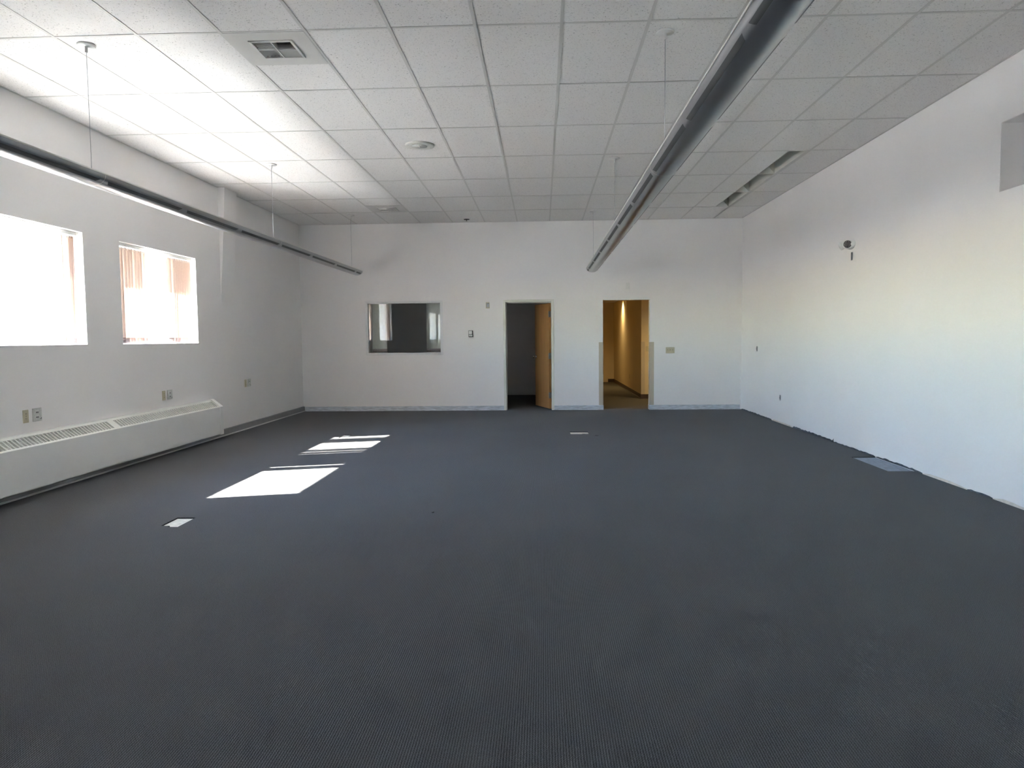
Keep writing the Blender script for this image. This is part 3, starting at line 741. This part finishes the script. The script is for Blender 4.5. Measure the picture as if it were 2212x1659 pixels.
# emergency light
em = thing('emergency_light', (XR, 8.965, 2.466), 'white twin-head emergency light high on the long blank wall', 'emergency light')
m_ = MB(); seg = 20; rows = 7; vs = []
for i in range(rows+1):
    a = math.pi/2*i/rows
    for k in range(seg):
        th = 2*math.pi*k/seg
        vs.append((-0.055*math.sin(a), 0.115*math.cos(a)**0.7*math.cos(th) if i < rows else 0.0, 0.060*math.cos(a)**0.7*math.sin(th) if i < rows else 0.0))
m_.add(vs, [(i*seg+k, i*seg+(k+1) % seg, (i+1)*seg+(k+1) % seg, (i+1)*seg+k) for i in range(rows) for k in range(seg)] + [tuple(range(seg))], True)
m_.build('housing', M['white'], em)
def head(c, d, sz):
    d = Vector(d).normalized(); c = Vector(c)
    hd = MB().lathe([(0.028*sz, -0.052*sz), (0.045*sz, -0.030*sz), (0.056*sz, 0.0), (0.056*sz, 0.012*sz), (0.046*sz, 0.014*sz)], c, d, 20).build('lamp_head', M['white'], em)
    MB().lathe([(0.045*sz, 0.0), (0.045*sz, 0.003)], c+d*0.0135*sz, d, 20).build('lens', M['lens'], hd)
    q = d.to_track_quat('Z', 'Y'); m_ = MB()
    for rr, nn in ((0.0, 1), (0.017, 6), (0.033, 10)):
        for k in range(nn):
            a = 2*math.pi*k/nn; m_.lathe([(0.0052*sz, 0), (0.0036*sz, 0.004)], c+d*0.016*sz + q @ Vector((rr*sz*math.cos(a), rr*sz*math.sin(a), 0)), d, 6)
    m_.build('led_cluster', M['chrome'], hd)
head((-0.070, -0.055, -0.002), (-0.35, -0.93, -0.10), 1.0)
head((-0.075, 0.110, -0.004), (-0.70, 0.62, -0.25), 0.9)

# ------------------------------------------------------------------ ceiling fittings
def diffuser(cx, cy_, label, flip=1):
    t = thing('air_diffuser', (cx, cy_, H), label, 'air vent', 'square ceiling air vents')
    hw, g = 0.296, 0.148
    m_ = MB(); holed(m_, 'z', -0.002, 0.004, (-hw, hw), (-hw, hw), [(-g, g, -g, g)]); m_.build('panel', M['tee'], t)
    m_ = MB(); holed(m_, 'z', -0.012, 0.0, (-g-0.016, g+0.016), (-g-0.016, g+0.016), [(-g+0.004, g-0.004, -g+0.004, g-0.004)]); m_.build('grille_frame', M['tee'], t, bevel=0.003)
    MB().box(-g-0.01, g+0.01, -g-0.01, g+0.01, 0.12, 0.13).box(-g-0.02, -g-0.01, -g, g, 0.004, 0.13).box(g+0.01, g+0.02, -g, g, 0.004, 0.13).box(-g, g, -g-0.02, -g-0.01, 0.004, 0.13).box(-g, g, g+0.01, g+0.02, 0.004, 0.13).build('duct_boot', M['casing'], t)
    MB().box(-0.003, 0.003, -g, g, -0.010, 0.030).box(-g, g, -0.003, 0.003, -0.010, 0.030).build('divider', M['tee'], t)
    for qx in (-1, 1):
        for qy in (-1, 1):
            along_x = (qx == qy)          # which way the blades of this quarter run
            for k in range(5):
                off = (k+0.5)/5*g
                tilt = (1 if (qx if not along_x else qy) > 0 else -1)*flip
                if along_x: bl_ = MB().obox((qx*g/2, qy*off, 0.006), (g/2-0.004, 0, 0), (0, tilt*0.011, 0.013), (0, -0.0007, 0.0006))
                else: bl_ = MB().obox((qx*off, qy*g/2, 0.006), (0, g/2-0.004, 0), (tilt*0.011, 0, 0.013), (-0.0007, 0, 0.0006))
                bl_.build('blade', M['tee'], t)
    return t
i, j = D1; diffuser((edges_x[i]+edges_x[i+1])/2, ys[j]+T/2, 'square ceiling air vent with dark four-way blades in a plain panel', -1)
i, j = D2; diffuser((edges_x[i]+edges_x[i+1])/2, ys[j]+1.5*T, 'square ceiling air vent with pale blades close to the end wall', 1)

sp_ = thing('ceiling_speaker', (-1.380, 8.285, H), 'round white ceiling speaker with a small centre knob', 'speaker')
MB().lathe([(0.085, -0.011), (0.150, -0.014), (0.166, -0.010), (0.170, 0.004)], (0, 0, 0), seg=40).build('rim', M['alulip'], sp_)
MB().lathe([(0.088, -0.0135), (0.088, -0.010)], (0, 0, 0), seg=36).build('grille', M['greyplate'], sp_)
MB().lathe([(0.006, -0.024), (0.010, -0.020), (0.010, -0.012)], (0, 0, 0), seg=12).build('centre_knob', M['white'], sp_)
for k in range(6):
    a = math.pi/6+k*math.pi/3; MB().lathe([(0.004, -0.0155), (0.004, -0.012)], (0.135*math.cos(a), 0.135*math.sin(a), 0), seg=8).build('screw', M['steel'], sp_)

spk = thing('sprinkler_head', (-1.381, 13.40, H), 'small dark recessed sprinkler head in the ceiling near the end wall', 'sprinkler')
MB().lathe([(0.022, -0.004), (0.052, -0.004), (0.055, 0.003)], (0, 0, 0), seg=24).build('escutcheon', M['black'], spk)
MB().lathe([(0.016, -0.030), (0.016, -0.028), (0.005, -0.026), (0.008, -0.004)], (0, 0, 0), seg=12).build('deflector', M['chrome'], spk)

for k, (i, j) in enumerate(SLOTS):
    y0, y1 = ys[j]+TW, ys[j+1]-TW-0.01; x0, x1 = 2.948, edges_x[i+1]-TW-0.03; d = 0.24
    t = thing('wall_washer_slot', ((x0+x1)/2, (y0+y1)/2, H),
              ['narrow recessed ceiling light slot farthest from the end wall', 'middle one of three narrow recessed ceiling light slots', 'narrow recessed ceiling light slot closest to the end wall'][k], 'ceiling light', 'narrow recessed ceiling slots')
    def W_(m_, nm, mt): return keep(m_.build(nm, mt), t)
    W_(MB().box(x1, x1+0.004, y0, y1, H-0.0005, H+d), 'side_panel', M['troffer'])
    W_(MB().box(x0-0.004, x0, y0, y1, H-0.0005, H+d), 'side_panel', M['troffer'])
    W_(MB().box(x0-0.004, x1+0.004, y0, y1, H+d, H+d+0.004), 'top_panel', M['troffer'])
    xm, zm = x0+0.45*(x1-x0), H+0.10
    m_ = MB().add([(x0, y1, H), (x1, y1, H), (x1, y1, H+d), (x0, y1, H+d), (xm, y1-0.05, zm), (xm, y1+0.01, zm)], [(0,1,4), (1,2,4), (2,3,4), (3,0,4), (1,0,5), (2,1,5), (3,2,5), (0,3,5)])
    W_(m_, 'end_reflector', M['troffer'])
    W_(MB().box(x0, x1, y0-0.004, y0, H-0.0005, H+d), 'end_panel', M['troffer'])
    W_(MB().box(x1+0.004, edges_x[i+1]-0.006, y0, y1, H+0.0002, H+0.004), 'flange', M['tee'])

# ------------------------------------------------------------------ outside
gd = MB().box(-160, 120, -120, 140, -0.6, -0.35).build('ground', M['ground']); struct(gd)
def conifer(x, y, h, rad, label):
    t = thing('conifer_tree', (x, y, -0.35), label, 'tree', 'conifers outside')
    MB().lathe([(0.16, 0), (0.10, h*0.5), (0.02, h*0.98)], (0, 0, 0), seg=8).build('trunk', M['bark'], t)
    m_ = MB(); L_ = 15
    for i in range(L_):
        z = h*(0.10+0.88*i/L_); rr = rad*(1-i/L_)**0.85+0.12; nb = 11
        for k in range(nb):
            a = 2*math.pi*(k+random.random()*0.7)/nb; ln = rr*random.uniform(0.75, 1.1)
            dx, dy = math.cos(a), math.sin(a); wv = 0.16*ln+0.05
            p0 = Vector((0, 0, z)); p1 = Vector((dx*ln*0.55, dy*ln*0.55, z-0.06*ln)); p2 = Vector((dx*ln, dy*ln, z-0.30*ln)); sd = Vector((-dy, dx, 0))*wv; up = Vector((0, 0, 0.10*ln))
            m_.add([p0, p1+sd, p2, p1-sd, p1+up], [(0,1,4), (1,2,4), (2,3,4), (3,0,4), (0,3,2,1)])
    m_.build('foliage', M['needles'], t)
conifer(-33, 41.5, 4.9, 1.7, 'slim conifer standing alone seen through the bare window')
conifer(-34, 45.8, 4.1, 1.9, 'bushy conifer seen through the bare window beside the frame')
conifer(-26, 36.0, 3.0, 1.3, 'low conifer seen through the bare window in front of the others')
MB_w = MB().tube([(-24, -40, 6.2), (-24, -8, 5.6), (-24, 12, 5.4), (-24, 32, 4.75), (-24, 60, 5.9)], 0.02, 6)
# power line on two poles
pl_ = thing('power_line', (-24, 10, -0.35), 'thin overhead power line crossing the sky outside', 'power line')
keep(MB_w.build('wire', M['black']), pl_)
for yy, zz in ((-40, 6.5), (60, 6.2)):
    keep(MB().lathe([(0.14, 0), (0.10, zz+0.35)], (-24, yy, -0.35), seg=10).build('pole', M['bark']), pl_)

# two dark scraps lying on the carpet
for (x, y, sx, sy, lab) in [(0.758, 10.09, 0.036, 0.030, 'small dark scrap on the carpet beside the square cut-out near the wooden door'),
                            (-0.877, 5.604, 0.016, 0.022, 'tiny dark scrap alone on the carpet in the middle of the room')]:
    m_ = MB(); n = 9; ring = [(sx*random.uniform(.7, 1.1)*math.cos(2*math.pi*k/n), sy*random.uniform(.6, 1.1)*math.sin(2*math.pi*k/n)) for k in range(n)]
    m_.add([(px, py, 0) for px, py in ring] + [(px*.5, py*.5, .008) for px, py in ring], [(k, (k+1) % n, n+(k+1) % n, n+k) for k in range(n)] + [tuple(range(n, 2*n)), tuple(range(n-1, -1, -1))])
    o = m_.build('carpet_scrap', M['black']); o.location = (x, y, 0); tag(o, lab, 'scrap', 'dark scraps on the carpet')
